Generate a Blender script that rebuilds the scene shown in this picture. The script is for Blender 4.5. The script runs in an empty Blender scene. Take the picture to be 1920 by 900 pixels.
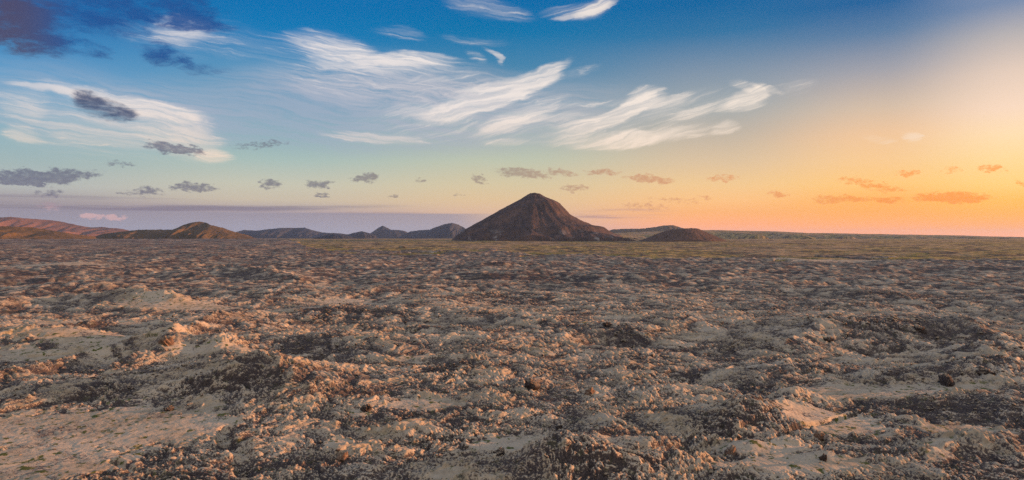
import bpy, bmesh, math, random
import numpy as np
from mathutils import Vector

R = math.radians
scene = bpy.context.scene
col = scene.collection
LOD = 1.0            # 1 = full detail; larger = coarser ground grid

# ------------------------------------------------------------------ camera
CAM_H = 56.0         # a drone hovering over the lava field
S = CAM_H / 22.0
FPX = 1280.0         # focal length in pixels of the 1920 px wide photograph
HOR = 447.0          # row of the horizon
cam_d = bpy.data.cameras.new('camera')
cam_d.sensor_width = 36.0
cam_d.lens = 24.0
cam_d.clip_start = 0.5
cam_d.clip_end = 200000.0
cam = bpy.data.objects.new('camera', cam_d)
cam.location = (0, 0, CAM_H)
cam.rotation_euler = (R(90 - math.degrees(math.atan((450 - HOR) / FPX))), 0, 0)
col.objects.link(cam)
scene.camera = cam

# ------------------------------------------------------------------ render
scene.view_settings.view_transform = 'Standard'
scene.view_settings.look = 'None'
scene.view_settings.gamma = 1.0
scene.view_settings.use_curve_mapping = False
scene.view_settings.exposure = 0.8
cy = scene.cycles
cy.max_bounces = 4
cy.diffuse_bounces = 2
cy.glossy_bounces = 1
cy.transmission_bounces = 1
cy.transparent_max_bounces = 2
cy.volume_bounces = 0
cy.sample_clamp_indirect = 3.0
cy.sample_clamp_direct = 6.0
cy.use_denoising = False
cy.denoiser = 'OPENIMAGEDENOISE'
cy.denoising_input_passes = 'RGB_ALBEDO_NORMAL'
cy.denoising_prefilter = 'ACCURATE'
cy.caustics_reflective = False
cy.caustics_refractive = False

# ------------------------------------------------------------------ sun
SUN_AZ = 80.0        # degrees to the right of the view direction (+Y)
SUN_EL = 6.0
sun_d = bpy.data.lights.new('sun', 'SUN')
sun_d.energy = 5.0
sun_d.angle = R(0.6)
sun_d.color = (1.0, 0.44, 0.20)
sun = bpy.data.objects.new('sun', sun_d)
sv = Vector((math.sin(R(SUN_AZ)) * math.cos(R(SUN_EL)), math.cos(R(SUN_AZ)) * math.cos(R(SUN_EL)), math.sin(R(SUN_EL))))
sun.rotation_euler = sv.to_track_quat('Z', 'Y').to_euler()
sun.location = (300, 0, 200)
col.objects.link(sun)


# ------------------------------------------------------------------ node helpers
def lin(c):
    out = []
    for v in c[:3]:
        v = v / 255.0
        out.append(v / 12.92 if v <= 0.04045 else ((v + 0.055) / 1.055) ** 2.4)
    return tuple(out) + (1.0,)


class NT:
    def __init__(self, tree):
        self.t = tree
        self.n = tree.nodes
        self.l = tree.links

    def new(self, typ, **kw):
        nd = self.n.new(typ)
        for k, v in kw.items():
            setattr(nd, k, v)
        return nd

    def put(self, sock, v):
        if hasattr(v, 'is_output'):
            self.l.new(v, sock)
        else:
            sock.default_value = v

    def m(self, op, a, b=0.0, c=0.0, clamp=False):
        nd = self.new('ShaderNodeMath', operation=op, use_clamp=clamp)
        self.put(nd.inputs[0], a)
        self.put(nd.inputs[1], b)
        self.put(nd.inputs[2], c)
        return nd.outputs[0]

    def vm(self, op, a, b=(0, 0, 0)):
        nd = self.new('ShaderNodeVectorMath', operation=op)
        self.put(nd.inputs[0], a)
        self.put(nd.inputs[1], b)
        return nd.outputs['Value' if op in ('DOT_PRODUCT', 'LENGTH') else 'Vector']

    def scale(self, a, s):
        nd = self.new('ShaderNodeVectorMath', operation='SCALE')
        self.put(nd.inputs[0], a)
        self.put(nd.inputs['Scale'], s)
        return nd.outputs[0]

    def sep(self, v):
        nd = self.new('ShaderNodeSeparateXYZ')
        self.put(nd.inputs[0], v)
        return nd.outputs

    def comb(self, x, y, z=0.0):
        nd = self.new('ShaderNodeCombineXYZ')
        self.put(nd.inputs[0], x)
        self.put(nd.inputs[1], y)
        self.put(nd.inputs[2], z)
        return nd.outputs[0]

    def mapping(self, v, loc=(0, 0, 0), rot=0.0, sc=(1, 1, 1), typ='POINT'):
        nd = self.new('ShaderNodeMapping', vector_type=typ)
        self.put(nd.inputs['Vector'], v)
        nd.inputs['Location'].default_value = loc
        nd.inputs['Rotation'].default_value = (0, 0, rot)
        nd.inputs['Scale'].default_value = sc
        return nd.outputs[0]

    def noise(self, v, scale, detail=3.0, rough=0.5, dist=0.0, dim='2D', out=0):
        nd = self.new('ShaderNodeTexNoise', noise_dimensions=dim)
        self.put(nd.inputs['Vector'], v)
        nd.inputs['Scale'].default_value = scale
        nd.inputs['Detail'].default_value = detail
        nd.inputs['Roughness'].default_value = rough
        nd.inputs['Distortion'].default_value = dist
        return nd.outputs[out]

    def mr(self, v, a, b, c=0.0, d=1.0, smooth=True, clamp=True):
        nd = self.new('ShaderNodeMapRange', interpolation_type='SMOOTHSTEP' if smooth else 'LINEAR', clamp=clamp)
        self.put(nd.inputs[0], v)
        for i, x in enumerate((a, b, c, d)):
            self.put(nd.inputs[1 + i], x)
        return nd.outputs[0]

    def mix(self, f, a, b, blend='MIX'):
        nd = self.new('ShaderNodeMix', data_type='RGBA', blend_type=blend)
        self.put(nd.inputs[0], f)
        self.put(nd.inputs[6], a)
        self.put(nd.inputs[7], b)
        return nd.outputs[2]

    def ramp(self, f, stops, interp='LINEAR'):
        nd = self.new('ShaderNodeValToRGB')
        cr = nd.color_ramp
        cr.interpolation = interp
        stops = sorted(stops)
        while len(cr.elements) < len(stops):
            cr.elements.new(0.5)
        for e, (p, c) in zip(cr.elements, stops):
            e.position = 0.0
        for i, (p, c) in enumerate(stops):
            cr.elements[i].position = p
            cr.elements[i].color = c
        self.put(nd.inputs[0], f)
        return nd.outputs[0]


# ------------------------------------------------------------------ world: sky and clouds by direction
def ang(px, py):
    """direction of a point of the sky, as azimuth (to the right of +Y) and elevation, in degrees"""
    a = math.atan((px - 960.0) / FPX)
    return math.degrees(a), math.degrees(math.atan((HOR - py) / FPX * math.cos(a)))


world = bpy.data.worlds.new('World')
scene.world = world
world.use_nodes = True
wt = NT(world.node_tree)
wt.n.clear()
tc = wt.new('ShaderNodeTexCoord')
dirv = wt.vm('NORMALIZE', tc.outputs['Generated'])
dx, dy, dz = wt.sep(dirv)
az = wt.m('MULTIPLY', wt.m('ARCTAN2', dx, dy), 57.29578)
el = wt.m('MULTIPLY', wt.m('ARCSINE', dz), 57.29578)
P = wt.comb(az, el)

EL_MAX = 60.0
YS = [447, 420, 398, 375, 345, 300, 250, 200, 130, 60, 0]
COLS = {
    0:    [(150, 146, 162), (148, 142, 154), (142, 136, 148), (166, 156, 160), (184, 188, 184), (164, 184, 184), (146, 180, 190), (126, 172, 196), (92, 156, 200), (52, 130, 188), (30, 100, 165)],
    500:  [(184, 180, 196), (168, 160, 174), (176, 160, 165), (206, 192, 170), (202, 200, 180), (170, 192, 186), (140, 176, 186), (118, 162, 188), (88, 148, 188), (10, 122, 182), (0, 112, 176)],
    960:  [(226, 192, 180), (226, 188, 166), (232, 192, 158), (230, 198, 154), (218, 202, 164), (192, 198, 176), (162, 180, 180), (122, 158, 180), (72, 134, 172), (2, 116, 170), (0, 106, 168)],
    1350: [(252, 182, 142), (254, 176, 116), (252, 182, 110), (250, 196, 130), (240, 202, 145), (218, 194, 160), (190, 180, 165), (162, 170, 172), (126, 147, 168), (50, 116, 162), (4, 100, 158)],
    1650: [(255, 174, 118), (255, 176, 96), (255, 178, 84), (255, 184, 90), (254, 202, 120), (248, 204, 146), (238, 198, 156), (212, 190, 168), (162, 162, 170), (92, 126, 162), (30, 98, 154)],
    1915: [(255, 176, 116), (255, 178, 90), (255, 184, 78), (255, 194, 86), (255, 212, 124), (255, 220, 152), (255, 224, 178), (250, 220, 194), (230, 206, 188), (184, 178, 178), (120, 140, 172)],
}
TOP = {0: (60, 110, 170), 500: (70, 120, 180), 960: (90, 130, 180), 1350: (110, 140, 180), 1650: (140, 150, 185), 1915: (190, 180, 195)}
elf = wt.m('DIVIDE', el, EL_MAX, clamp=True)
cols = []
for px in sorted(COLS):
    air = [1.22, 1.10, 1.05, 1.04, 1.03, 1.02, 1.02, 1.01, 1, 1, 1] if px >= 1350 else [1] * 11     # the haze in front of the low sky takes this back
    st = [(max(0.0, ang(px, y)[1] / EL_MAX), lin(tuple(v * k for v, k in zip(c, (m, 1 + (m - 1) * .45, 1 + (m - 1) * .1))))) for y, c, m in zip(YS, COLS[px], air)]
    st.append((0.62, lin(TOP[px])))
    st.append((1.0, lin(tuple(min(255, v + 40) for v in TOP[px]))))
    cols.append((ang(px, 447)[0], wt.ramp(elf, st)))
sky = cols[0][1]
for (a0, c0), (a1, c1) in zip(cols[:-1], cols[1:]):
    sky = wt.mix(wt.mr(az, a0, a1), sky, c1)
# brighter glow round the low sun, outside the frame to the right, fading into unseen sky behind, warmed and raised to fill the shade
glow = wt.ramp(elf, [(0.0, (1.0, 0.52, 0.24, 1)), (0.12, (1.2, 0.8, 0.45, 1)), (0.3, (1.0, 0.8, 0.62, 1)), (0.7, (0.42, 0.46, 0.56, 1))])
sky = wt.mix(wt.mr(az, 40.0, 76.0), sky, glow)
back = wt.ramp(elf, [(0.0, (0.66, 0.50, 0.44, 1)), (0.2, (0.74, 0.62, 0.56, 1)), (0.6, (0.60, 0.58, 0.60, 1)), (1.0, (0.56, 0.58, 0.64, 1))])
sky = wt.mix(wt.mr(az, 84.0, 140.0), sky, back)
sky = wt.mix(wt.mr(az, -60.0, -110.0), sky, back)
# the physical sky adds its own share of the light
nish = wt.new('ShaderNodeTexSky', sky_type='NISHITA', sun_disc=False)
nish.sun_elevation = R(SUN_EL)
nish.sun_rotation = R(SUN_AZ)
nish.dust_density = 2.0
sky = wt.mix(0.002, sky, nish.outputs[0], 'ADD')

# wind-combed fibres for the high cirrus, one field for each direction the streaks take
warp1 = wt.noise(wt.mapping(P, sc=(0.10, 0.25, 1)), 1.0, 2.0, 0.5, out=1)
Pc = wt.vm('ADD', P, wt.vm('MULTIPLY', wt.vm('SUBTRACT', warp1, (0.5, 0.5, 0.5)), (3.0, 1.3, 0)))
warp2 = wt.noise(wt.mapping(P, sc=(0.5, 1.1, 1)), 1.0, 4.0, 0.6, out=1)
Pd = wt.vm('ADD', Pc, wt.vm('MULTIPLY', wt.vm('SUBTRACT', warp2, (0.5, 0.5, 0.5)), (0.9, 0.42, 0)))


def fibre(rot, seed):
    v = wt.mapping(Pd, loc=(seed, seed * 0.37, 0), rot=R(rot), sc=(1, 1, 1))
    v = wt.mapping(v, sc=(0.17, 2.5, 1))
    return wt.noise(v, 1.0, 6.0, 0.66, 0.5)


def stroke(Pv, p0, p1, hw, bulge=0.0, op=1.0, soft=1.0):
    """soft lens-shaped field between two points; hw = half width, bulge = bow of the middle, all in px"""
    a0, e0 = ang(*p0)
    a1, e1 = ang(*p1)
    L = max(0.05, math.hypot(a1 - a0, e1 - e0) / 2) * 1.12
    w = hw * 0.043 * soft
    th = math.atan2(e1 - e0, a1 - a0)
    X, Y = Pv
    cx, cy_, c, sn = (a0 + a1) / 2, (e0 + e1) / 2, math.cos(th), math.sin(th)
    s = wt.m('MULTIPLY_ADD', Y, sn / L, wt.m('MULTIPLY_ADD', X, c / L, -(cx * c + cy_ * sn) / L))
    t = wt.m('MULTIPLY_ADD', Y, c / w, wt.m('MULTIPLY_ADD', X, -sn / w, (cx * sn - cy_ * c) / w))
    s2 = wt.m('MULTIPLY', s, s)
    if bulge:
        k = bulge / (hw * soft)
        t = wt.m('ADD', wt.m('MULTIPLY_ADD', s2, k, -k * 0.5), t)
    r2 = wt.m('MULTIPLY_ADD', t, t, s2)
    return wt.mr(r2, 1.0, 0.0, 0.0, op)


def field(Pv, strokes, soft=1.0):
    acc = None
    Pv = wt.sep(Pv)[:2]
    for s in strokes:
        f = stroke(Pv, *s, soft=soft)
        acc = f if acc is None else wt.m('ADD', acc, f)
    return acc


# high cirrus
W_HI = [  # streaks falling to the right
    ((505, 62), (715, 98), 20, 2, .75), ((560, 82), (720, 96), 8, -3, .6), ((560, 110), (880, 128), 15, 3, .6), ((700, 108), (870, 112), 11, 2, .7),
    ((0, 148), (400, 222), 9, 2, .7), ((200, 195), (380, 222), 12, 2, .7), ((230, 215), (440, 290), 34, 4, .55), ((0, 182), (110, 215), 22, 0, .45),
    ((585, 243), (820, 266), 9, -2, .65), ((350, 286), (460, 298), 10, 2, .9), ((0, 245), (90, 262), 10, 0, .45),
    ((260, 48), (410, 62), 20, 2, .5), ((680, 45), (810, 65), 10, 4, .4), ((820, -6), (1010, 36), 14, 3, .5), ((820, 62), (960, 82), 7, 0, .35),
    ((908, 84), (936, 122), 6, 5, .85), ((870, 92), (905, 118), 8, 3, .4), ((60, 225), (300, 262), 20, 0, .3), ((450, 125), (980, 165), 46, 0, .40), ((-60, 205), (440, 255), 50, 0, .38), ((180, 45), (560, 85), 30, 0, .35),
]
W_LO = [  # streaks rising to the right
    ((775, 232), (1068, 114), 17, -20, 1.15), ((700, 215), (900, 205), 14, 0, .35), ((740, 160), (900, 140), 8, 0, .4), ((940, 225), (1110, 215), 9, -4, .45), ((830, 195), (1060, 128), 20, -8, .5), ((880, 170), (1075, 108), 9, -10, .6), ((790, 226), (930, 180), 7, -6, .5), ((880, 255), (1062, 178), 17, -8, .7),
    ((1010, 258), (1245, 176), 14, -10, .95), ((1080, 240), (1215, 190), 16, -6, .7), ((1160, 188), (1250, 168), 13, 4, .85), ((1200, 205), (1300, 172), 10, 0, .45),
    ((1335, 210), (1445, 174), 17, -4, 1.0), ((1400, 160), (1470, 178), 7, 2, .5), ((1360, 152), (1440, 186), 11, 3, .6), ((1240, 225), (1350, 196), 9, -3, .45), ((1430, 180), (1560, 150), 12, 0, .3),
    ((990, 268), (1395, 236), 14, -8, .75), ((1120, 262), (1250, 256), 14, 3, .55), ((1340, 245), (1390, 234), 9, 0, .5), ((900, 266), (1000, 268), 7, 0, .5),
    ((1000, 30), (1158, 4), 14, -6, .6), ((1060, 34), (1160, 0), 12, -4, .5), ((1000, 200), (1220, 186), 7, 0, .4), ((1040, 142), (1130, 120), 9, 0, .3),
    ((620, 215), (1080, 185), 60, 0, .34), ((930, 255), (1370, 210), 40, 0, .26), ((1120, 210), (1450, 175), 24, 0, .24), ((1600, 256), (1700, 270), 8, 0, .45), ((1685, 248), (1745, 268), 8, 0, .7),
]
fA = fibre(6.0, 3.0)
fB = fibre(-14.0, 11.0)
dA = field(Pd, W_HI, 1.65)
dB = field(Pd, W_LO, 1.4)
veilf = field(Pc, [((200, 190), (1250, 200), 95, 0, .75), ((-200, 150), (500, 240), 80, 0, .5), ((420, 150), (1000, 150), 50, 0, .5)])


def dens(d, f):
    ds = wt.mr(d, 0.0, 1.25)
    fm = wt.mr(f, 0.33, 0.66, 0.06, 1.0)
    body = wt.m('MULTIPLY', ds, wt.m('MULTIPLY_ADD', wt.m('MULTIPLY', wt.m('SUBTRACT', 1.0, fm), ds), 0.48, fm))
    tips = wt.m('MULTIPLY', wt.mr(f, 0.50, 0.66), wt.mr(d, 0.05, 0.5, 0, 0.55))
    return wt.m('MAXIMUM', body, tips)


aA = dens(dA, fA)
aB = dens(dB, fB)
aW = wt.m('MAXIMUM', aA, aB)
warm = wt.mr(az, -20.0, 35.0)
low = wt.mr(el, 12.0, 4.0)
cw = wt.mix(warm, lin((236, 228, 226)), lin((255, 238, 220)))
cw = wt.mix(wt.m('MULTIPLY', low, 0.75), cw, lin((250, 218, 184)))
veilc = wt.mix(warm, lin((164, 176, 196)), lin((205, 190, 180)))
va = wt.m('MULTIPLY', veilf, wt.mr(fA, 0.22, 0.62, 0.2, 0.95), clamp=True)
sky = wt.mix(va, sky, veilc)
sky = wt.mix(wt.m('MULTIPLY', aW, 0.97), sky, cw)

# low dark cumulus fragments
warp3 = wt.noise(wt.mapping(P, sc=(0.9, 1.6, 1)), 1.0, 5.0, 0.62, out=1)
Pe = wt.vm('ADD', P, wt.vm('MULTIPLY', wt.vm('SUBTRACT', warp3, (0.5, 0.5, 0.5)), (1.6, 1.0, 0)))
puff = wt.noise(wt.mapping(P, loc=(7, 3, 0), sc=(1.0, 2.1, 1)), 2.2, 6.0, 0.65)
BIG = [
    ((-90, 10), (135, 90), 56, 0, 1.25), ((60, 75), (230, 105), 20, 0, .6), ((-20, 5), (300, 40), 40, 0, .85), ((190, -8), (440, 36), 36, 0, .95), ((280, 30), (460, 60), 20, 0, .6), ((330, 125), (460, 140), 16, 0, .4),
    ((135, 176), (262, 224), 25, -5, 1.15), ((240, 78), (375, 122), 26, 0, .8),
]
D = [
    ((262, 270), (392, 286), 12, 0, 1.25), ((425, 276), (545, 266), 11, 0, .6),
    ((-40, 334), (195, 326), 17, -4, 1.3), ((0, 342), (100, 340), 10, 0, .9), ((60, 364), (130, 358), 9, 0, .6),
    ((215, 362), (320, 362), 7, 0, .65), ((262, 357), (300, 354), 8, 0, .7), ((310, 352), (415, 350), 10, 0, 1.05), ((484, 344), (536, 344), 11, 0, 1.0),
    ((568, 343), (625, 347), 10, 0, 1.05), ((655, 336), (715, 334), 14, 3, 1.15), ((780, 336), (805, 340), 6, 0, .7), ((190, 308), (255, 306), 6, 0, .5),
    ((582, 367), (618, 367), 4, 0, .9), ((722, 367), (748, 367), 3.5, 0, .8), ((850, 365), (872, 365), 3, 0, .7),
    ((880, 330), (915, 342), 10, 0, .9), ((925, 320), (1040, 332), 13, 3, 1.1), ((1020, 318), (1085, 328), 10, 0, .95), ((1095, 322), (1160, 324), 9, 0, .95),
    ((1045, 352), (1115, 352), 8, 0, .8), ((1165, 333), (1268, 339), 10, 0, 1.1), ((1315, 336), (1395, 332), 7, 0, .65), ((1430, 365), (1485, 366), 6.5, 0, 1.0),
    ((1520, 374), (1600, 376), 9, 0, .85), ((1570, 366), (1640, 378), 9, 0, .9), ((1630, 372), (1695, 377), 9, 0, 1.1), ((1700, 372), (1870, 372), 11, 3, 1.3), ((1600, 345), (1710, 358), 9, 0, .75),
    ((1675, 326), (1730, 326), 6, 0, .9), ((1830, 316), (1885, 316), 6, 0, .9), ((1560, 336), (1640, 342), 8, 0, .6), ((1760, 318), (1810, 318), 6, 0, .5), ((1900, 345), (1960, 345), 8, 0, .8),
    ((1150, 385), (1260, 388), 9, 0, .55), ((1300, 368), (1340, 372), 6, 0, .6), ((1200, 372), (1330, 380), 6, 0, .45),
]
wisp = wt.noise(wt.mapping(Pd, loc=(2, 9, 0), rot=R(-30), sc=(0.5, 1.4, 1)), 0.9, 7.0, 0.68)
dG = field(Pd, BIG)
aG = wt.m('MULTIPLY', wt.mr(wt.m('MULTIPLY_ADD', wisp, 3.0, wt.m('ADD', dG, -1.5)), 0.0, 1.35, 0.0, 0.93), wt.mr(dG, 0.0, 0.45))
cg = wt.mix(wt.mr(el, 10.0, 14.0), lin((70, 84, 116)), lin((32, 84, 148)))
cg = wt.mix(wt.mr(az, -32.0, -36.5), cg, lin((78, 74, 104)))
sky = wt.mix(aG, sky, cg)
dD = field(Pe, D)
aD = wt.mr(wt.m('ADD', dD, wt.m('MULTIPLY_ADD', puff, 2.4, -1.2)), 0.05, 1.15, 0.0, 0.88)
aD = wt.m('MULTIPLY', aD, wt.mr(dD, 0.03, 0.25))
cd = wt.ramp(wt.mr(az, -38.0, 38.0, smooth=False), [(0.0, lin((84, 84, 116))), (0.3, lin((106, 104, 120))), (0.5, lin((160, 138, 125))), (0.68, lin((216, 148, 104))), (0.85, lin((255, 150, 62))), (1.0, lin((270, 148, 36)))])
cd = wt.mix(wt.mr(puff, .42, .62, 0, .35), wt.mix(0.25, cd, sky), cd)
sky = wt.mix(aD, sky, cd)

# long flat banks low over the horizon
bn = wt.noise(wt.mapping(P, sc=(0.05, 1.6, 1)), 1.0, 4.0, 0.55)
Pb = wt.vm('ADD', P, wt.vm('MULTIPLY', wt.vm('SUBTRACT', warp1, (0.5, 0.5, 0.5)), (2.0, 0.25, 0)))
bA = field(Pb, [((-400, 389), (760, 387), 8, 0, 1.0), ((-500, 370), (380, 378), 12, 0, .9), ((-500, 400), (1000, 398), 5, 0, .5), ((-300, 376), (350, 377), 7, 0, .8), ((1060, 403), (1280, 401), 14, 0, 1.2), ((-300, 396), (300, 400), 14, 0, .7)])
bA = wt.m('MULTIPLY', bA, wt.mr(bn, 0.36, 0.56), clamp=True)
sky = wt.mix(wt.m('MULTIPLY', bA, 0.85), sky, wt.mix(wt.mr(az, -5, 12), lin((134, 124, 140)), lin((196, 150, 142))))
# grey fog bank with a level top, sinking below the clear strip
fb = wt.m('MULTIPLY', wt.mr(el, 2.12, 1.98), wt.mr(az, 1.0, -6.0))
sky = wt.mix(wt.m('MULTIPLY', fb, 0.8), sky, wt.mix(wt.mr(el, 0.0, 2.0), lin((176, 176, 192)), lin((160, 152, 164))))
# small sunlit pink heaps over the far hills
dP = field(Pe, [((140, 402), (196, 407), 10, 0, 1.2), ((190, 406), (240, 410), 8, 0, 1.1), ((60, 386), (130, 388), 11, 0, .5)])
aP = wt.m('MULTIPLY', wt.mr(wt.m('ADD', dP, wt.m('MULTIPLY_ADD', puff, 1.2, -0.6)), 0.15, 1.0, 0.0, 0.9), wt.mr(dP, 0.03, 0.25))
sky = wt.mix(aP, sky, wt.mix(wt.mr(el, 1.9, 2.6), lin((216, 178, 178)), lin((170, 136, 152))))

bg = wt.new('ShaderNodeBackground')
wt.put(bg.inputs['Color'], sky)
bg.inputs['Strength'].default_value = 0.574     # 1 / 2**exposure
wo = wt.new('ShaderNodeOutputWorld')
wt.l.new(bg.outputs[0], wo.inputs['Surface'])
try:
    world.cycles.sampling_method = 'MANUAL'
    world.cycles.sample_map_resolution = 512
except Exception:
    pass

#GROUND
# ------------------------------------------------------------------ numpy noise
_rng = np.random.RandomState(7)
_G = _rng.uniform(0, 2 * np.pi, 4096).astype(np.float32)
_GX, _GY = np.cos(_G), np.sin(_G)
_J1 = _rng.rand(65536).astype(np.float32)
_J2 = _rng.rand(65536).astype(np.float32)


def _hash(ix, iy, seed):
    h = (ix.astype(np.uint32) * np.uint32(0x9E3779B1)) ^ (iy.astype(np.uint32) * np.uint32(0x85EBCA77)) ^ np.uint32((seed * 0xC2B2AE3D) & 0xFFFFFFFF)
    h ^= h >> np.uint32(15)
    h *= np.uint32(0x2C1B3C6D)
    h ^= h >> np.uint32(12)
    return h


def perlin(x, y, seed=0):
    fx, fy = np.floor(x), np.floor(y)
    ix, iy = fx.astype(np.int32), fy.astype(np.int32)
    x = (x - fx).astype(np.float32)
    y = (y - fy).astype(np.float32)
    u = x * x * x * (x * (x * 6 - 15) + 10)
    v = y * y * y * (y * (y * 6 - 15) + 10)

    def g(ox, oy):
        h = _hash(ix + ox, iy + oy, seed) & np.uint32(4095)
        return _GX[h] * (x - ox) + _GY[h] * (y - oy)
    a, b, c, d = g(0, 0), g(1, 0), g(0, 1), g(1, 1)
    return (a + (b - a) * u + (c - a) * v + (a - b - c + d) * u * v) * 1.5


def worley(x, y, seed=0):
    """distance to the nearest and second nearest jittered point"""
    fx, fy = np.floor(x), np.floor(y)
    ix, iy = fx.astype(np.int32), fy.astype(np.int32)
    x = (x - fx).astype(np.float32)
    y = (y - fy).astype(np.float32)
    f1 = np.full(x.shape, 9.0, np.float32)
    f2 = np.full(x.shape, 9.0, np.float32)
    for ox in (-1, 0, 1):
        for oy in (-1, 0, 1):
            h = _hash(ix + ox, iy + oy, seed)
            d = (ox + _J1[h & np.uint32(65535)] - x) ** 2 + (oy + _J2[(h >> np.uint32(7)) & np.uint32(65535)] - y) ** 2
            f2 = np.minimum(f2, np.maximum(f1, d))
            f1 = np.minimum(f1, d)
    return np.sqrt(f1), np.sqrt(f2)


def sstep(x, a, b):
    t = np.clip((x - a) / (b - a), 0, 1)
    return t * t * (3 - 2 * t)


def ground_pt(px, py, z=0.0):
    d = (CAM_H - z) * FPX / (py - HOR)
    return d * (px - 960.0) / FPX, d


# ------------------------------------------------------------------ height of the land
# broad features: (px, py in the photograph's perspective, radius across, radius in depth, height) of mounds and pits
MOUNDS = [
    (480, 712, 9, 6, 2.6), (395, 690, 10, 5, .9), (240, 735, 8, 3.5, 1.6), (90, 725, 8, 5, 1.0), (1080, 862, 5.5, 4.5, 2.3), (1235, 835, 4, 4.5, 1.9), (1405, 775, 5.5, 6, 2.0), (1465, 745, 4, 4, 1.0),
    (1200, 618, 10, 9, 1.5), (1700, 612, 22, 9, 3.6), (1850, 650, 10, 9, 3.2), (1780, 700, 12, 4, 1.6), (700, 640, 12, 12, 2.2), (600, 700, 10, 8, 1.4),
    (330, 650, 14, 7, 2.0), (430, 600, 16, 14, 2.0), (60, 640, 14, 7, 1.8), (150, 640, 12, 6, 1.2), (560, 470, 60, 40, 5.0), (820, 560, 18, 25, 2.5), (1000, 712, 3.2, 3, 1.1), (700, 880, 4, 3, .8),
    (870, 880, 4, 3, .7), (1500, 690, 12, 8, 1.6), (1250, 720, 9, 7, 1.0), (1890, 760, 6, 6, 1.0), (1700, 745, 9, 3, .7), (1800, 830, 6, 3, .6), (130, 890, 5, 2, .4), (950, 640, 14, 12, 1.8), (380, 885, 4, 2, .7),
    (545, 640, 9, 5, 1.4), (1000, 600, 16, 16, 2.0), (260, 560, 30, 16, 2.4), (120, 540, 30, 18, 2.6), (500, 545, 24, 18, 2.0), (1860, 690, 6, 5, 1.8), (1150, 655, 8, 6, 1.0),
]
PITS = [(1150, 640, 9, 7, 2.2), (1690, 655, 14, 7, 3.4), (560, 680, 7, 6, 2.0), (1310, 855, 5, 4, 1.2), (340, 745, 12, 3, 1.2), (760, 690, 12, 8, 1.0), (1560, 705, 8, 5, 1.2), (1300, 700, 7, 6, 1.0), (650, 610, 20, 10, 1.6)]
FLATS = [  # smooth, thickly moss-covered pans: (px, py, half width m, half depth m, angle)
    (180, 800, 17, 9, 0), (40, 870, 10, 8, 0), (1620, 735, 12, 5, 0), (1760, 732, 9, 3.0, 0), (1560, 790, 6, 7, 0), (1800, 808, 5.5, 3.2, 0), (640, 560, 10, 10, 0),
    (240, 648, 22, 6, .06), (90, 668, 14, 4, 0), (430, 668, 12, 3, .1), (330, 575, 20, 8, 0), (560, 580, 12, 6, 0), (1480, 880, 7, 3, 0), (1420, 850, 5, 2, 0), (200, 600, 20, 6, 0), (960, 830, 5, 3, 0), (800, 760, 5, 3, 0),
    (150, 465, 120, 60, 0), (1560, 488, 60, 50, 0), (100, 500, 60, 30, 0),
]


RIDGES = [  # long pressure ridges: points, half width m, height m
    ([(-60, 705), (60, 685), (160, 662), (240, 650), (330, 640)], 3.2, 2.2), ([(245, 672), (300, 664), (330, 636), (400, 604), (480, 588)], 3.0, 2.4), ([(-60, 645), (60, 624), (200, 612)], 3.2, 2.0),
    ([(-40, 575), (120, 556), (330, 566)], 5.0, 2.4), ([(400, 650), (480, 700), (560, 735)], 6.0, 2.2), ([(1010, 875), (1090, 845), (1150, 800)], 3.0, 1.6), ([(1370, 800), (1430, 765), (1510, 742)], 2.6, 1.5),
    ([(1150, 892), (1300, 866), (1480, 826)], 1.8, .8), ([(1480, 640), (1580, 606), (1740, 602), (1900, 640)], 4.0, 2.4), ([(620, 640), (760, 610), (880, 625)], 4.0, 1.5), ([(100, 520), (400, 505), (560, 520)], 8.0, 3.0),
    ([(480, 560), (700, 545)], 6.0, 1.8), ([(900, 500), (1200, 492)], 9.0, 2.5), ([(1300, 540), (1700, 525)], 7.0, 2.0), ([(-50, 760), (120, 740), (230, 720)], 2.5, 1.0), ([(1560, 860), (1750, 850), (1930, 815)], 2.0, .9),
]
CRACKS = [
    ([(1430, 842), (1500, 808), (1560, 790), (1640, 762)], .55, 1.2), ([(1150, 880), (1290, 852), (1420, 808)], .5, .9), ([(455, 885), (450, 840), (430, 800)], .9, 1.2), ([(200, 862), (260, 880), (330, 895)], .5, .8), ([(60, 668), (200, 660), (340, 655)], .9, 1.1),
    ([(1445, 720), (1600, 716), (1790, 724)], .6, .8), ([(1560, 860), (1545, 840), (1550, 825)], .35, .8),
]


def chain(x, y, pts, z=0.0):
    P = [ground_pt(px, py, z) for px, py in pts]
    best = np.full(x.shape, 1e9, np.float32)
    for (x0, y0), (x1, y1) in zip(P[:-1], P[1:]):
        dx_, dy_ = x1 - x0, y1 - y0
        t = np.clip(((x - x0) * dx_ + (y - y0) * dy_) / (dx_ * dx_ + dy_ * dy_), 0, 1)
        best = np.minimum(best, np.hypot(x - x0 - t * dx_, y - y0 - t * dy_))
    return best


ROCKY = [  # bare, broken ground: (px, py, half width m, half depth m)
    (1690, 628, 13, 7), (1790, 640, 9, 6), (1720, 765, 10, 3.2), (1830, 775, 12, 4), (1900, 790, 8, 5), (1180, 632, 5, 6), (1290, 692, 4, 4), (440, 850, 3, 7), (470, 800, 3, 6), (240, 700, 17, 5), (60, 690, 12, 3),
    (900, 560, 30, 14), (640, 590, 22, 9), (1000, 520, 60, 30), (360, 630, 9, 5), (780, 690, 12, 6), (1400, 640, 10, 10), (1640, 560, 40, 12), (200, 530, 50, 16), (1880, 700, 8, 5), (580, 660, 7, 5), (1290, 800, 6, 2), (640, 750, 8, 4),
]


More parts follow.
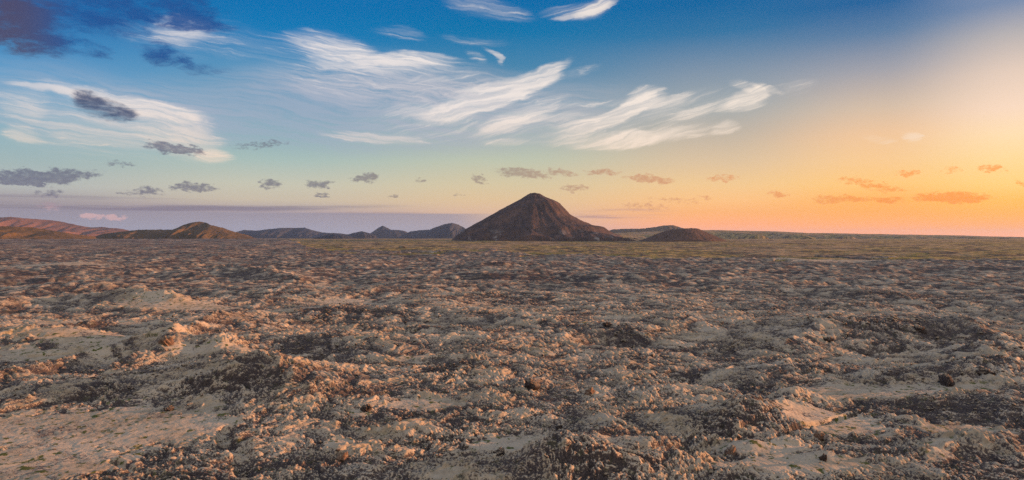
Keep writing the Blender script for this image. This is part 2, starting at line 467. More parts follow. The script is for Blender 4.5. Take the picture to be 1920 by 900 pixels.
def lava_edge(x, y):
    """signed distance-like value: positive on the lava field, negative on the grass beyond"""
    a = x / np.maximum(y, 1.0)
    edge = np.interp(a, [-.78, -.55, -.40, -.34, -.30, -.2, -.05, .1, .2, .3, .45, .6, .8],
                     [7000, 5200, 4600, 2600, 1150, 1020, 950, 900, 780, 700, 720, 760, 560])  .astype(np.float32) * np.float32(S)
    w = perlin(x / 160, y / 160, 41) * 0.16 + perlin(x / 60, y / 60, 42) * 0.09 + perlin(x / 420, y / 420, 43) * .12
    return (edge * (1 + w) - y) / edge


def land(x, y, cell):
    """height, moss, cavity and lava masks of the ground at x, y; cell = grid spacing, finer waves are left out"""
    x = x.astype(np.float32)
    y = y.astype(np.float32)
    r = np.hypot(x, y)
    lav = sstep(lava_edge(x, y), -0.012, 0.012)

    def fade(lam):
        return np.clip((lam / cell - 2.2) / 2.2, 0, 1)
    wx = x + perlin(x / 23, y / 23, 1) * 6 + perlin(x / 7, y / 7, 2) * 1.8
    wy = y + perlin(x / 23, y / 23, 3) * 6 + perlin(x / 7, y / 7, 4) * 1.8
    h = np.zeros_like(x)
    flat = np.zeros_like(x)
    jit = 1 + 0.35 * perlin(x / 6, y / 6, 5) + 0.15 * perlin(x / 2, y / 2, 6)
    near = r < 1100 * S
    hx, hy, jj, rr = wx[near] * .35 + x[near] * .65, wy[near] * .35 + y[near] * .65, jit[near], None
    acc = np.zeros_like(hx)
    fl = np.zeros_like(hx)
    for (px, py, rx, ry, hh) in MOUNDS:
        hh = hh * S ** .95
        cx, cy_ = ground_pt(px, py, hh * .5)
        q = ((hx - cx) / (rx * S)) ** 2 + ((hy - cy_) / (ry * S)) ** 2
        acc += hh * np.exp(-q * 1.1)
    for (px, py, rx, ry, hh) in PITS:
        cx, cy_ = ground_pt(px, py)
        q = ((hx - cx) / (rx * S)) ** 2 + ((hy - cy_) / (ry * S)) ** 2
        acc -= S ** .85 * hh * np.exp(-q * q * 1.2 - q * .3)
    for pts, w_, hh in RIDGES:
        dd = chain(hx, hy, pts, hh) / (w_ * S)
        acc += hh * S ** .8 * np.exp(-dd ** 1.6) * (.75 + .5 * jj - .25)
    for pts, w_, hh in CRACKS:
        dd = chain(hx, hy, pts) / (w_ * S)
        acc -= hh * S ** .5 * np.exp(-dd ** 4)
    for (px, py, rx, ry, an) in FLATS:
        cx, cy_ = ground_pt(px, py)
        ddx, ddy = x[near] - cx, y[near] - cy_
        q = np.hypot((ddx * math.cos(an) + ddy * math.sin(an)) / (rx * S), (ddy * math.cos(an) - ddx * math.sin(an)) / (ry * S)) * jj
        fl = np.maximum(fl, sstep(q, 1.12, 0.82))
    h[near] = acc
    flat[near] = fl
    bare = np.zeros_like(x)
    bb = np.zeros_like(hx)
    for (px, py, rx, ry) in ROCKY:
        cx, cy_ = ground_pt(px, py)
        q = np.hypot((x[near] - cx) / (rx * S), (y[near] - cy_) / (ry * S)) * jj
        bb = np.maximum(bb, sstep(q, 1.25, .5))
    bare[near] = bb
    # random smaller pans
    pan = perlin(x / 31 + 9, y / 17, 50) + 0.4 * perlin(x / 9, y / 6, 51)
    flat = np.maximum(flat, sstep(pan, 0.72, 0.84) * (r > 45))
    rough = (1 - 0.93 * flat)
    # rolling swells of the flow
    h += (perlin(wx / 330, wy / 330, 13) * 6.0 * sstep(r, 500, 1100) + perlin(wx / 140, wy / 140, 10) * 6.0 + perlin(wx / 55, wy / 55, 11) * 2.4 * (1 - .6 * flat)) * np.where(r < 200, .35, np.where(r < 480, .35 + .65 * (r - 200) / 280, 1.0))
    rt = np.clip(.55 + 1.1 * perlin(x / 38, y / 38, 12), .8, 1.35)      # how broken the surface is, place by place
    det = np.zeros_like(x)

    def bil(lam, seed, ax=1.0):
        return np.abs(perlin(wx / lam * ax, wy / lam, seed)) * 1.6 - .45
    det += bil(19, 20) * 1.3 * fade(19)
    det += bil(8.5, 21) * .95 * rt * fade(8.5)
    m = fade(4.0) > 0
    w1, w2 = worley(wx[m] / 3.6, wy[m] / 3.6, 22)
    t = np.zeros_like(x)
    t[m] = (w2 - w1)
    clod = np.minimum(t * 1.6, 1.0) - .5                               # blocks parted by cracks
    det += clod * 1.0 * rt * fade(4.0)
    det += bil(2.4, 23) * .65 * rt * fade(2.4)
    m2 = fade(1.5) > 0
    w1, w2 = worley(wx[m2] / 1.25 + 3, wy[m2] / 1.25, 24)
    t2 = np.zeros_like(x)
    t2[m2] = np.minimum((w2 - w1) * 1.7, 1) - .5
    fine = t2 * .46 * rt * fade(1.4)
    fine += bil(.85, 25) * .42 * (.4 + .6 * rt) * fade(.85)
    fine += perlin(x / .42, y / .42, 26) * .18 * fade(.45)
    # clinker: places where loose blocks lie about
    cl = sstep(perlin(x / 14, y / 14, 30) + .5 * perlin(x / 4.5, y / 4.5, 31) + .45 * bare, .16, .5) + .45 * bare
    m3 = fade(.8) > 0
    w1, w2 = worley(x[m3] / .72, y[m3] / .72, 27)
    t3 = np.zeros_like(x)
    t3[m3] = np.clip(1 - w1 * 1.5, 0, 1) ** .6
    fine += t3 * .48 * cl * fade(.8)
    lowland = perlin(x / 3.2, y / 3.2, 28) * .13 + bil(1.5, 39) * .08 * fade(1.5) + perlin(x / .7, y / .7, 29) * .05 * fade(.7)
    hl = h + (det + fine) * rough + lowland * flat
    # far away the field keeps a rough skyline of bigger lumps
    far = sstep(r, 400, 1200)
    hl += far * (bil(34, 33) * 2.2 * fade(34) + bil(13, 34) * 1.0 * fade(13)) * rough
    # the grass plain, rising gently towards the mountain
    rise = np.interp(r, [0, 2000, 3400, 5400, 9900, 16000, 60000], [0, 0, CAM_H - 36, CAM_H - 14, CAM_H - 4, CAM_H - 1.5, CAM_H - 1.5]).astype(np.float32)
    hp = perlin(x / 400, y / 400, 35) * 3.5 + perlin(x / 900, y / 900, 44) * 5.0 * sstep(r, 2500, 4000) + perlin(x / 150, y / 90, 36) * 2.0 + bil(60, 37) * 1.8 * fade(60) + bil(22, 38) * .9 * fade(22) - 2.6
    hp = hp * np.interp(r, [0, 4500, 8000], [1, .9, .5])
    z = rise + hl * lav * np.interp(r, [0, 4500, 9000], [1, 1, .6]) + hp * (1 - lav)
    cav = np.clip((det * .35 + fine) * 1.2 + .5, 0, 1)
    return z, flat * lav, cav, lav, rt, cl


# ------------------------------------------------------------------ the ground: one polar sheet round the camera, split at the edge of the lava
fa = 0.00125 * LOD
az_f = np.arange(-R(46), R(46), fa)
az_o = np.concatenate([np.linspace(-math.pi, -R(46), 70)[:-1], az_f, np.linspace(R(46), math.pi, 70)])
rad = [3.0]
while rad[-1] < 48000:
    r_ = rad[-1]
    k = 0.05 if r_ < 120 else (0.0015 * LOD if r_ < 1000 else (0.0022 * LOD if r_ < 3500 else (0.004 * LOD if r_ < 12000 else 0.02)))
    rad.append(r_ * (1 + k))
rad = np.array(rad)
NA, NR = len(az_o), len(rad)
AA, RR = np.meshgrid(az_o, rad)
GX_ = (np.sin(AA) * RR).ravel()
GY_ = (np.cos(AA) * RR).ravel()
da = np.gradient(az_o)
dr = np.gradient(rad)
CELL = np.maximum(np.repeat(rad[:, None], NA, 1) * da[None, :], dr[:, None] * .9).ravel().astype(np.float32)
Z_, flat_, cav_, lav_, rt_, cl_ = [np.empty(NA * NR, np.float32) for _ in range(6)]
CH = 400000
for i in range(0, NA * NR, CH):
    sl = slice(i, i + CH)
    Z_[sl], flat_[sl], cav_[sl], lav_[sl], rt_[sl], cl_[sl] = land(GX_[sl], GY_[sl], CELL[sl])
idx = (np.arange(NR - 1)[:, None] * NA + np.arange(NA - 1)[None, :])
quads = np.stack([idx, idx + 1, idx + NA + 1, idx + NA], -1).reshape(-1, 4).astype(np.int32)
quads = quads[:, ::-1]
qlav = lav_[quads].mean(1) > .5
bank_ = sstep(lava_edge(GX_.astype(np.float32), GY_.astype(np.float32)), -.16, -.01) * (1 - lav_)


def mesh_object(name, verts, faces, attrs, mat, smooth=True, parent=None):
    used = np.zeros(len(verts), bool)
    used[faces.ravel()] = True
    remap = np.cumsum(used) - 1
    verts = verts[used]
    faces = remap[faces].astype(np.int32)
    me = bpy.data.meshes.new(name)
    me.vertices.add(len(verts))
    me.vertices.foreach_set('co', verts.astype(np.float32).ravel())
    n = faces.shape[1]
    me.loops.add(faces.size)
    me.loops.foreach_set('vertex_index', faces.ravel())
    me.polygons.add(len(faces))
    me.polygons.foreach_set('loop_start', np.arange(0, faces.size, n, dtype=np.int32))
    me.polygons.foreach_set('use_smooth', np.full(len(faces), smooth))
    for k, v in attrs.items():
        at = me.attributes.new(k, 'FLOAT', 'POINT')
        at.data.foreach_set('value', v[used].astype(np.float32))
    me.update(calc_edges=True)
    me.materials.append(mat)
    o = bpy.data.objects.new(name, me)
    o.parent = parent
    col.objects.link(o)
    return o


def material(name):
    m = bpy.data.materials.new(name)
    m.use_nodes = True
    t = NT(m.node_tree)
    bs = [n for n in t.n if n.type == 'BSDF_PRINCIPLED'][0]
    bs.inputs['Roughness'].default_value = 0.95
    bs.inputs['Specular IOR Level'].default_value = 0.15
    return m, t, bs


def attr(t, name):
    nd = t.new('ShaderNodeAttribute', attribute_name=name)
    return nd.outputs['Fac']


def bump(t, bs, h, strength, dist):
    b = t.new('ShaderNodeBump')
    b.inputs['Strength'].default_value = strength
    b.inputs['Distance'].default_value = dist
    t.put(b.inputs['Height'], h)
    t.l.new(b.outputs[0], bs.inputs['Normal'])


# lava with grey woolly moss
m_lava, t, bs = material('mossy_lava')
geo = t.new('ShaderNodeNewGeometry')
pos = geo.outputs['Position']
nz = t.sep(geo.outputs['Normal'])[2]
n_big = t.noise(pos, .035, 3, .55, dim='3D')
n_mid = t.noise(pos, .33, 5, .62, dim='3D')
patchy = t.noise(pos, .09, 3, .6, dim='3D')
n_fin = t.noise(pos, 2.0, 4, .65, dim='3D')
n_xf = t.noise(pos, 9.0, 3, .6, dim='3D')
moss = t.ramp(n_mid, [(.30, (.25, .195, .125, 1)), (.5, (.385, .31, .21, 1)), (.70, (.49, .41, .29, 1))])
moss = t.mix(t.mr(n_big, .35, .65), moss, (.48, .40, .29, 1))
rockc = t.ramp(n_fin, [(.3, (.022, .019, .022, 1)), (.5, (.058, .048, .047, 1)), (.72, (.15, .112, .092, 1))])
cav = attr(t, 'cavity')
flt = attr(t, 'flat')
clk = attr(t, 'clinker')
rk = t.m('MULTIPLY_ADD', n_fin, 2.7, t.m('MULTIPLY_ADD', n_mid, .6, -1.60))
rk = t.m('ADD', rk, t.m('MULTIPLY_ADD', patchy, .3, -.15))
rk = t.m('ADD', rk, t.m('MULTIPLY_ADD', t.noise(t.mapping(pos, sc=(.7, 1, 1)), .016, 4, .6, dim='3D'), 1.1, -.56))
rk = t.m('ADD', rk, t.mr(t.vm('LENGTH', pos), 180, 1400, -.05, .12))
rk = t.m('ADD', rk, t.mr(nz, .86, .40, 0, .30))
rk = t.m('ADD', rk, t.m('MULTIPLY_ADD', cav, -.85, .41))  # crevices go darker: bare rock plus their shade put into the colour
rk = t.m('ADD', rk, t.m('MULTIPLY', clk, .20))
rk = t.m('SUBTRACT', rk, t.m('MULTIPLY', flt, .52))
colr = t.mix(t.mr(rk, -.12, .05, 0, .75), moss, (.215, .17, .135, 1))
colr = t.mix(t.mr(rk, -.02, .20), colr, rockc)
# tufts of green in the sheltered, flat spots
gn = t.noise(t.mapping(pos, sc=(1, .8, 1)), .34, 4, .65, dim='3D')
gr = t.m('MULTIPLY', t.mr(gn, .565, .62), t.m('MULTIPLY_ADD', flt, .8, .25))
colr = t.mix(gr, colr, (.085, .095, .022, 1))
colr = t.mix(t.m('MULTIPLY', t.mr(n_xf, .56, .70), .35), colr, (.10, .08, .055, 1))
t.put(bs.inputs['Base Color'], colr)
bump(t, bs, t.m('MULTIPLY_ADD', n_xf, .35, n_fin), .9, .16)

# dry grass and moss heath of the plain
m_plain, t, bs = material('heath')
geo = t.new('ShaderNodeNewGeometry')
pos = geo.outputs['Position']
a1 = t.noise(t.mapping(pos, sc=(.0026, .0015, 0)), 1.0, 5, .6)
a2 = t.noise(t.mapping(pos, sc=(.03, .012, 0)), 1.0, 5, .65)
a3 = t.noise(t.mapping(pos, sc=(.2, .1, 0)), 1.0, 4, .65)
c1 = t.ramp(a2, [(.36, (.09, .072, .03, 1)), (.47, (.21, .165, .05, 1)), (.56, (.40, .285, .085, 1)), (.68, (.54, .35, .15, 1))])
c1 = t.mix(t.mr(a1, .42, .62), c1, t.ramp(a2, [(.3, (.20, .15, .08, 1)), (.6, (.40, .28, .15, 1))]))
gb = t.noise(t.mapping(pos, sc=(.0035, .02, 0)), 1.0, 4, .6)
c1 = t.mix(t.m('MULTIPLY', attr(t, 'bank'), t.mr(gb, .40, .56)), c1, t.ramp(a3, [(.35, (.10, .105, .015, 1)), (.65, (.34, .27, .05, 1))]))
c1 = t.mix(t.mr(t.noise(t.mapping(pos, sc=(.006, .010, 0)), 1.0, 6, .7), .51, .58), c1, (.075, .060, .045, 1))
c1 = t.mix(t.m('MULTIPLY', t.mr(a3, .50, .66), .7), c1, (.05, .043, .03, 1))
t.put(bs.inputs['Base Color'], c1)
bump(t, bs, a3, .8, 1.2)

V_ = np.stack([GX_, GY_, Z_], -1)
at = {'cavity': cav_, 'flat': flat_, 'clinker': cl_}
lava_obj = mesh_object('lava_field', V_, quads[qlav], at, m_lava)
lava_obj['kind'] = 'structure'
lava_obj['label'] = 'rough grey-tan moss-covered lava field filling the lower half'
plain_obj = mesh_object('grass_plain', V_, quads[~qlav], {'bank': bank_}, m_plain)
plain_obj['kind'] = 'structure'
plain_obj['label'] = 'flat ochre and olive heath between the lava field and the mountain'
del V_, quads, GX_, GY_, AA, RR


# ------------------------------------------------------------------ hills
K = 1.8

def hill(name, label, dist, prof, mat, depth=1.0, seed=0, base_py=None, gully=.12, peak=None, cone=True, res=None, sharp=1.0, rgh=1.0, fn=None):
    """a hill dist metres away whose crest follows prof, a list of (px, py) in the photograph's perspective"""
    dist = dist * K
    px = np.array([p[0] for p in prof], float)
    xs = (px - 960) / FPX * dist
    zs = CAM_H + (HOR - np.array([p[1] for p in prof], float)) / FPX * dist
    z0 = CAM_H - 16 if base_py is None else CAM_H + (HOR - base_py) / FPX * dist - 9
    W = xs[-1] - xs[0]
    ip = int(np.argmax(zs)) if peak is None else peak
    xc = xs[ip]
    nx = res or 420
    half = W * .5 * depth
    ny = max(80, int(nx * min(1.0, depth) * .8))
    gx = np.linspace(xs[0] - W * .02, xs[-1] + W * .02, nx)
    gy = np.linspace(-half, half, ny)
    X, Y = np.meshgrid(gx, gy)
    sd = seed * 10 + 100
    L = W
    if cone:
        th = np.arctan2(Y, X - xc)
        # angular buttresses and gullies, growing away from the top
        rho = np.hypot(X - xc, Y / depth)
        rel = rho / (W * .5)
        wob = (perlin(np.cos(th) * 2.2 + 5 + rel * .6, np.sin(th) * 2.2 + 5, sd) + .6 * perlin(np.cos(th) * 5 + 9, np.sin(th) * 5 + rel, sd + 1) + .14 * perlin(np.cos(th) * 12 + 9, np.sin(th) * 12 + rel, sd + 2))
        away = np.abs(np.sin(th)) ** .7
        rho2 = rho * (1 + gully * wob * away * 2.0)
        c = .5 + .5 * np.cos(th)
        c = c * c * (3 - 2 * c)
        zl = np.interp(xc - rho2, xs, zs, left=z0)
        zr = np.interp(xc + rho2, xs, zs, left=z0, right=z0)
        zl = np.where(xc - rho2 < xs[0], z0, zl)
        Z = zl * (1 - c) + zr * c
    else:
        Zp = np.interp(X + perlin(X / (L * .08), Y / (L * .08), sd) * L * .015 * np.abs(Y) / half * 4, xs, zs)
        dd = np.abs(Y + perlin(X / (L * .12), Y * 0 + .5, sd + 3) * half * .35) / half
        dd = dd * (1 + gully * 2.2 * (perlin(X / (L * .035), Y / (L * .2), sd + 1) + .6 * perlin(X / (L * .015), Y / (L * .1), sd + 2)) * sstep(dd, 0, .15))
        Z = z0 + (Zp - z0) * np.clip(1 - dd, 0, 1) ** sharp
    tall = Z.max() - z0
    near = sstep(Z, z0, z0 + tall * .3)
    Z = Z + near * tall * rgh * (.016 * perlin(X / (L * .03), Y / (L * .03), sd + 5) + .010 * perlin(X / (L * .012), Y / (L * .012), sd + 6) + .006 * perlin(X / (L * .006), Y / (L * .006), sd + 7))
    if fn is not None:
        Z = fn(X, Y, Z, z0, tall)
    edge = np.maximum(np.abs(Y) / half, np.abs(X - (xs[0] + xs[-1]) / 2) / (W * .52))
    Z = np.where(edge > .985, z0 - 12, Z)
    ii = (np.arange(ny - 1)[:, None] * nx + np.arange(nx - 1)[None, :])
    q = np.stack([ii, ii + 1, ii + nx + 1, ii + nx], -1).reshape(-1, 4)
    V = np.stack([X.ravel() , Y.ravel() + dist, Z.ravel()], -1)
    o = mesh_object(name, V, q, {'rise': ((Z - z0) / max(tall, 1)).ravel()}, mat)
    o['kind'] = 'structure'
    o['label'] = label
    return o


def hill_mat(name, stops, sc, streak=(.05, .004), patch=None, psc=1.0, bmp=1.0):
    m, t, bs = material(name)
    geo = t.new('ShaderNodeNewGeometry')
    pos = geo.outputs['Position']
    sc = sc / 1.8
    streak = (streak[0] / 1.8, streak[1] / 1.8)
    b = t.noise(pos, sc, 6, .66, dim='3D')
    s = t.noise(t.mapping(pos, sc=(streak[0], streak[0], streak[1])), 1.0, 4, .6, dim='3D')
    f = t.m('MULTIPLY_ADD', s, .45, t.m('MULTIPLY', b, .55))
    c = t.ramp(f, stops)
    if patch:
        pn = t.noise(t.mapping(pos, sc=(1, .5, 1.2)), sc * psc, 5, .62, dim='3D')
        r = attr(t, 'rise')
        c = t.mix(t.m('MULTIPLY', t.mr(pn, patch[1], patch[1] + .12), t.mr(r, patch[2], patch[3])), c, patch[0])
    t.put(bs.inputs['Base Color'], c)
    bump(t, bs, t.m('ADD', t.noise(pos, sc * 6, 4, .6, dim='3D'), s), .9, bmp)
    return m


mt_cone = hill_mat('scoria_slope', [(.36, (.034, .029, .031, 1)), (.47, (.058, .045, .043, 1)), (.56, (.092, .062, .051, 1)), (.68, (.14, .088, .068, 1))], .012, (.05, .012), ((.26, .24, .23, 1), .57, .28, .10), 1.6, 3.0)
mt_dark = hill_mat('dark_scoria', [(.35, (.06, .042, .034, 1)), (.6, (.12, .075, .055, 1)), (.75, (.17, .11, .075, 1))], .02, bmp=1.5)
mt_moss = hill_mat('mossy_slope', [(.34, (.050, .040, .020, 1)), (.50, (.085, .062, .030, 1)), (.60, (.14, .09, .045, 1)), (.72, (.19, .12, .06, 1))], .006, bmp=3.0)
mt_red = hill_mat('red_brown_slope', [(.34, (.085, .048, .035, 1)), (.5, (.16, .085, .055, 1)), (.66, (.24, .13, .085, 1))], .004, bmp=6.0)
mt_blue = hill_mat('haze_tinted_slope', [(.35, (.026, .034, .050, 1)), (.6, (.045, .054, .070, 1)), (.75, (.075, .08, .085, 1))], .003, bmp=6.0)  # blue of the distant air is put into the base colour


def buttress(X, Y, Z, z0, tall):
    X, Y = X / K, Y / K
    """the spur that runs from below the top of the big cone towards the viewer, its bench and its low foot on the right"""
    u = X + 0.0
    # spur ridge line in plan, starting near (110, -60) and swinging forward
    def ridge(x0, y0, x1, y1, zt, zb, w0, w1, sh=1.0):
        dx_, dy_ = x1 - x0, y1 - y0
        L = math.hypot(dx_, dy_)
        s = ((u - x0) * dx_ + (Y - y0) * dy_) / (L * L)
        d = np.abs((u - x0) * dy_ - (Y - y0) * dx_) / L
        sc = np.clip(s, 0, 1)
        d = np.hypot(d, (s - sc) * L)
        d = d * (1 + .25 * perlin(u / 22, Y / 22, 77))
        w = w0 + (w1 - w0) * sc
        zz = zt + (zb - zt) * sc
        return z0 + (zz - z0) * (1 - np.clip(d / w, 0, 1) ** sh)
    Z = np.maximum(Z, ridge(112, -70, 70, -330, z0 + tall * .60, z0 + tall * .08, 70, 170, .95))
    Z = np.maximum(Z, ridge(150, -190, 400, -260, z0 + tall * .33, z0 + tall * .14, 90, 120, .9))
    Z = np.maximum(Z, ridge(160, -60, 330, -160, z0 + tall * .46, z0 + tall * .22, 110, 130, .9))
    return Z


hill('hill', 'long red-brown mountain ridge far off at the left edge', 9000,
     [(-420, 440), (-300, 425), (-180, 414), (-60, 412), (0, 409), (40, 407.5), (75, 411), (100, 414), (120, 418.5), (160, 426), (180, 425), (200, 427), (222, 428), (250, 434), (275, 441)], mt_red, depth=.35, seed=1, base_py=446, cone=False, res=700, gully=.25)
hill('hill', 'low sunlit brown and green slope at the left edge in front of the ridge', 3600,
     [(-260, 446), (-120, 432), (-40, 427), (0, 426), (30, 424.5), (48, 426), (70, 431), (95, 438), (118, 445), (135, 452)], mt_moss, depth=.9, seed=2, base_py=455, gully=.18, cone=False, res=520, sharp=.85)
hill('hill', 'rounded brown hill with golden right flank between the left ridge and the blue hills', 4600,
     [(190, 444), (215, 438), (240, 434), (280, 431), (320, 430), (345, 421), (358, 416.5), (368, 415), (380, 417.5), (392, 421), (405, 423), (420, 428), (440, 435.5), (458, 443), (470, 448)], mt_moss, depth=.62, seed=3, base_py=450, gully=.10, cone=False, res=520, sharp=.8)
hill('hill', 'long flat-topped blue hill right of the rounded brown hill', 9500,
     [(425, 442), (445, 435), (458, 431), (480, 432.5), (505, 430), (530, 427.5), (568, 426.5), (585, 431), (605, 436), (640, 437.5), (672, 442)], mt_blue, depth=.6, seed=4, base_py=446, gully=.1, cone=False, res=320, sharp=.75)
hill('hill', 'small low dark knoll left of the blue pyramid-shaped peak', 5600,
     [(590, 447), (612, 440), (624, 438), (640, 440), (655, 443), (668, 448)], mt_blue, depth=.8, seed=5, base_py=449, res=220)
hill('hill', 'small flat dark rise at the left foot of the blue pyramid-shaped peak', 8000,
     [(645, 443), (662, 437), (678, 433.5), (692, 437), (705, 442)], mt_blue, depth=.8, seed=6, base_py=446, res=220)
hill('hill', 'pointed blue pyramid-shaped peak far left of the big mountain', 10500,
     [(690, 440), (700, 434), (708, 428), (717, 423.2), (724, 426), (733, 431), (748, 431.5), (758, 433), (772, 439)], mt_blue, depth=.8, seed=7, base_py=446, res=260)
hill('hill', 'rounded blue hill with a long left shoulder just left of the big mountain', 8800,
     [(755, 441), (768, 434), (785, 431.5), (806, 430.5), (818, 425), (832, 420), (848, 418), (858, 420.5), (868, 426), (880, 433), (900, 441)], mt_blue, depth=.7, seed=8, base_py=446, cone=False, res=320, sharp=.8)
hill('mountain', 'large steep dark brown volcanic cone with a rounded top on the horizon', 3000,
     [(846, 452), (857, 442), (873, 430), (902, 414), (923, 402.5), (938, 393.5), (957, 383.5), (975, 374), (986, 366.7), (994, 362.5), (1003, 361.4), (1013, 363.5), (1023, 369.5), (1036, 374), (1050, 381),
      (1059, 391), (1069, 402), (1090, 413.5), (1111, 422.5), (1126, 425), (1132, 426), (1140, 432), (1150, 438), (1160, 440.5), (1167, 446), (1174, 452)], mt_cone, depth=.8, seed=9, base_py=451, res=900, gully=.035, rgh=.4, fn=buttress)
hill('hill', 'small bare brown mound right of the big mountain', 2700,
     [(1196, 452), (1215, 446), (1232, 439), (1248, 433), (1260, 430), (1276, 429), (1296, 427.8), (1308, 428.6), (1320, 434), (1336, 441), (1352, 448), (1362, 453)], mt_dark, depth=.8, seed=10, base_py=452, res=420, gully=.02)
hill('hill', 'faint low hump behind the small bare mound', 8200,
     [(1120, 441), (1150, 430), (1180, 428.5), (1200, 429), (1225, 426), (1245, 422.5), (1262, 422), (1276, 427), (1300, 432), (1330, 437), (1360, 443)], mt_moss, depth=.4, seed=11, base_py=446, cone=False, res=380)
hill('hill', 'long low olive plateau sloping down to the right along the horizon', 6200,
     [(1040, 446), (1150, 437), (1290, 431), (1335, 431.3), (1420, 433.2), (1500, 435.5), (1580, 437), (1660, 439), (1740, 440.5), (1790, 441.3), (1830, 444), (1880, 446), (1920, 448), (2050, 452), (2300, 456)], m_plain, depth=.42, seed=12, base_py=451, cone=False, res=900, gully=.1, sharp=.45)

#ROCKS
# ------------------------------------------------------------------ loose lava rocks
def ico(sub):
    bm = bmesh.new()
    bmesh.ops.create_icosphere(bm, subdivisions=sub, radius=1.0)
    v = np.array([x.co[:] for x in bm.verts])
    f = np.array([[x.index for x in p.verts] for p in bm.faces])
    bm.free()
    return v, f


def rock_shape(sub, seed, cuts=11):
    rs = np.random.RandomState(seed)
    v, f = ico(sub)
    v = v * (1 + .12 * np.sin(v @ rs.normal(0, 2.2, 3) + rs.rand() * 6)[:, None] + .09 * np.sin(v @ rs.normal(0, 4.5, 3))[:, None])
    for _ in range(cuts):
        n = rs.normal(0, 1, 3)
        n /= np.linalg.norm(n)
        d = rs.uniform(.45, .85)
        v = v - n * np.maximum(0, v @ n - d)[:, None] * rs.uniform(.8, 1.0)
    if sub > 2:
        for k in range(3):
            p = v * (3.0 * 1.9 ** k)
            q = perlin(p[:, 0] + p[:, 2] * .7 + seed, p[:, 1] - p[:, 2] * .6, seed + k)
            v = v * (1 + (.30 / 1.7 ** k) * q)[:, None]
    v = v * rs.uniform(.8, 1.15, 3)
    return v, f


def land_z(x, y):
    x = np.atleast_1d(np.asarray(x, float))
    y = np.atleast_1d(np.asarray(y, float))
    c = np.maximum(np.hypot(x, y) * .0017, .01).astype(np.float32)
    return land(x, y, c)


def hit(px, py):
    """where the line of sight to a point of the photograph meets the lava"""
    d = np.linspace(120, 1100, 9000)
    x = d * (px - 960) / FPX
    z = land_z(x, d)[0]
    ray = CAM_H - d * (py - HOR) / FPX
    i = int(np.argmax(z >= ray))
    return float(x[i]), float(d[i]), float(z[i])


def rock_mat(name, dark, light, mossy):
    m, t, bs = material(name)
    geo = t.new('ShaderNodeNewGeometry')
    pos = geo.outputs['Position']
    a = t.noise(pos, 3.0, 5, .65, dim='3D')
    b = t.noise(pos, 12.0, 4, .65, dim='3D')
    c = t.ramp(a, [(.35, dark), (.65, light)])
    nz = t.sep(geo.outputs['Normal'])[2]
    f = t.m('ADD', t.mr(nz, .0, .95, 0, .8), t.m('MULTIPLY_ADD', a, 1.6, -1.15 + mossy))
    c = t.mix(t.mr(f, .10, .45), c, (.33, .26, .175, 1))
    t.put(bs.inputs['Base Color'], c)
    bump(t, bs, t.m('MULTIPLY_ADD', b, .5, a), 1.0, .12)
    return m


m_rubble = rock_mat('lava_rubble', (.028, .024, .024, 1), (.11, .085, .072, 1), .12)
m_rock_d = rock_mat('dark_lava_rock', (.022, .019, .020, 1), (.085, .066, .058, 1), -.15)
m_rock_b = rock_mat('brown_lit_lava_rock', (.09, .06, .045, 1), (.26, .17, .12, 1), -.05)  # paler red-brown; sunlight on the lit boulders is partly in this colour

# rubble: the countless small blocks, one mass
rs = np.random.RandomState(5)
N = 90000
lo, hi = math.log(130), math.log(800)
rr = np.exp(rs.uniform(lo, hi, N))
aa = rs.uniform(-R(42), R(42), N)
rx_, ry_ = np.sin(aa) * rr, np.cos(aa) * rr
zz, fl2, cv2, lv2, rt2, cl2 = land_z(rx_, ry_)
prob = (.10 + .9 * cl2) * (1 - .96 * fl2) * (.4 + .6 * np.clip(rt2, 0, 1)) * (1.25 - .5 * cv2)
keep = (rs.rand(N) < prob * .62)
rx_, ry_, zz, rr = rx_[keep], ry_[keep], zz[keep], rr[keep]
N = len(rx_)
shapes = [rock_shape(1, 50 + k, 8) for k in range(10)]
size = np.clip(rs.lognormal(math.log(.32), .42, N), .1, .8) * np.clip(rr / 260, .8, 1.9)
VV, FF, off = [], [], 0
kind = rs.randint(0, 10, N)
for k in range(10):
    ids = np.where(kind == k)[0]
    v, f = shapes[k]
    th = rs.uniform(0, 2 * np.pi, len(ids))
    ti = rs.uniform(-.5, .5, len(ids))
    sx, sy, sz = [size[ids] * rs.uniform(lo_, hi_, len(ids)) for lo_, hi_ in ((.8, 1.4), (.8, 1.4), (.55, 1.0))]
    X = v[None, :, 0] * sx[:, None]
    Y = v[None, :, 1] * sy[:, None]
    Zr = v[None, :, 2] * sz[:, None]
    c, s_ = np.cos(ti)[:, None], np.sin(ti)[:, None]
    X, Zr = X * c - Zr * s_, X * s_ + Zr * c
    c, s_ = np.cos(th)[:, None], np.sin(th)[:, None]
    X, Y = X * c - Y * s_, X * s_ + Y * c
    P3 = np.stack([X + rx_[ids][:, None], Y + ry_[ids][:, None], Zr + (zz[ids] + sz * .12)[:, None]], -1).reshape(-1, 3)
    F3 = (f[None] + (np.arange(len(ids)) * len(v))[:, None, None]).reshape(-1, 3) + off
    off += len(P3)
    VV.append(P3)
    FF.append(F3)
rub = mesh_object('rubble', np.concatenate(VV), np.concatenate(FF), {}, m_rubble, smooth=False)
rub['kind'] = 'stuff'
rub['label'] = 'loose dark lava rubble and clinker strewn over the moss'

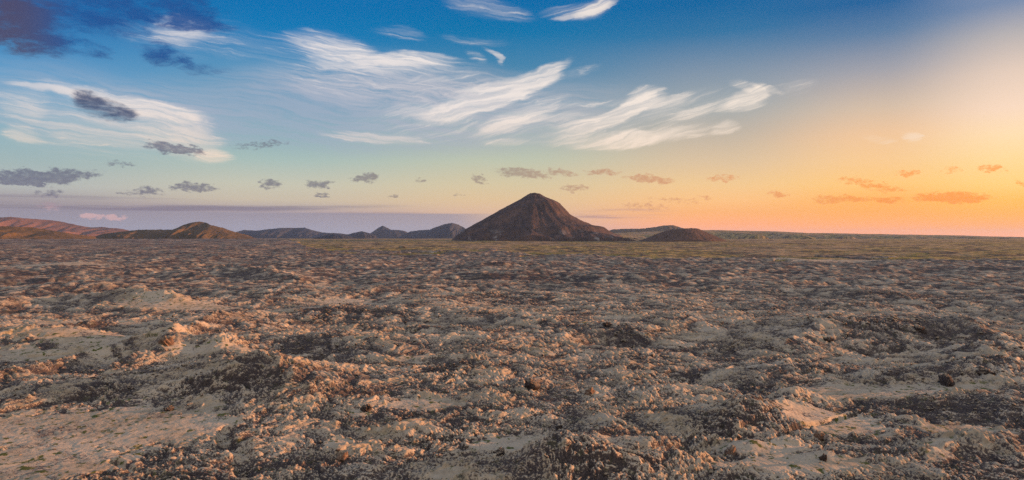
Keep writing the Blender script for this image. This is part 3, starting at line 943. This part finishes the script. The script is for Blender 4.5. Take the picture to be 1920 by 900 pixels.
# the boulders one can tell apart: (px, py of the foot, width m, height m, material, label)
BOULDERS = [
    (688, 768, 2.0, 1.15, 'd', 'dark lava boulder at the left end of a pale moss patch, left of centre'),
    (936, 852, 1.5, 1.1, 'd', 'dark ragged boulder near the bottom middle, beside a pale moss patch'),
    (640, 862, 1.9, 1.0, 'b', 'rust-brown lumpy boulder at the bottom, left of the middle'),
    (997, 728, 2.6, 1.9, 'd', 'black boulder with a sunlit mossy right side, standing up in the middle'),
    (1106, 738, 1.7, 1.4, 'b', 'small orange-brown rock just right of the standing black boulder'),
    (1050, 804, 1.1, .7, 'd', 'small round black rock on open moss below the middle'),
    (1372, 851, 1.5, 1.1, 'b', 'rounded reddish-brown boulder on a flat moss ledge at lower right'),
    (1140, 612, 3.0, 1.7, 'd', 'dark knob on the rim left of the shaded hollow in the middle distance'),
    (1778, 722, 3.0, 2.3, 'd', 'tall black lava block on the far edge of the pale moss pan'),
    (1850, 700, 3.2, 1.7, 'd', 'broad black lava block right of and behind the tall black block'),
    (1555, 640, 3.0, 1.4, 'd', 'lone black rock on the moss left of the dark crater wall'),
    (1728, 622, 3.6, 2.2, 'd', 'black knob on top of the dark crater wall'),
    (1535, 822, 1.5, 1.1, 'b', 'round brown boulder on the near side of the long crack in the moss'),
    (1546, 864, .9, 1.0, 'd', 'narrow black rock standing at the lower right below the rounded brown boulder'),
    (315, 770, 1.8, 1.2, 'd', 'dark boulder at the upper edge of the big pale moss flat on the left'),
    (310, 645, 3.0, 2.2, 'b', 'round orange-lit boulder on the broken ridge at the left'),
]
for i, (px, py, w, h, k, lab) in enumerate(BOULDERS):
    x, y, z = hit(px, py)
    v, f = rock_shape(4, 200 + i, 12)
    a = rs.uniform(0, 6.28)
    v = v / (np.abs(v).max(0)) * np.array([w * .5, w * .5 * rs.uniform(.8, 1.1), h * .72]) * S * .95
    v = v @ np.array([[math.cos(a), math.sin(a), 0], [-math.sin(a), math.cos(a), 0], [0, 0, 1]])
    o = mesh_object('boulder', v, f, {}, m_rock_d if k == 'd' else m_rock_b)
    o.location = (x, y + w * .3, z + h * .12)
    o['label'] = lab
    o['category'] = 'boulder'
    o['kind'] = 'thing'
    o['group'] = 'boulders standing out of the lava field'

# ------------------------------------------------------------------ haze: thin even air round the whole scene
hz, t, bs = material('thin_air')
t.n.remove(bs)
pv = t.new('ShaderNodeVolumePrincipled')
pv.inputs['Color'].default_value = (0.4, 0.62, 1.0, 1)
pv.inputs['Density'].default_value = 1.25e-5
pv.inputs['Anisotropy'].default_value = 0.2
out = [n for n in t.n if n.type == 'OUTPUT_MATERIAL'][0]
t.l.new(pv.outputs[0], out.inputs['Volume'])
try:
    hz.cycles.homogeneous_volume = True
    hz.volume_intersection_method = 'FAST'
except Exception:
    pass
HB = 49000.0
zb, zt = float(Z_.min()) - 1.0, 640.0
hv = np.array([(x, y, z) for z in (zb, zt) for y in (-HB, HB) for x in (-HB, HB)], float)
hf = np.array([(0, 2, 3, 1), (4, 5, 7, 6), (0, 1, 5, 4), (1, 3, 7, 5), (3, 2, 6, 7), (2, 0, 4, 6)])
haze = mesh_object('haze', hv, hf, {}, hz, smooth=False)
haze['kind'] = 'stuff'
haze['label'] = 'thin violet evening haze over the whole plain'
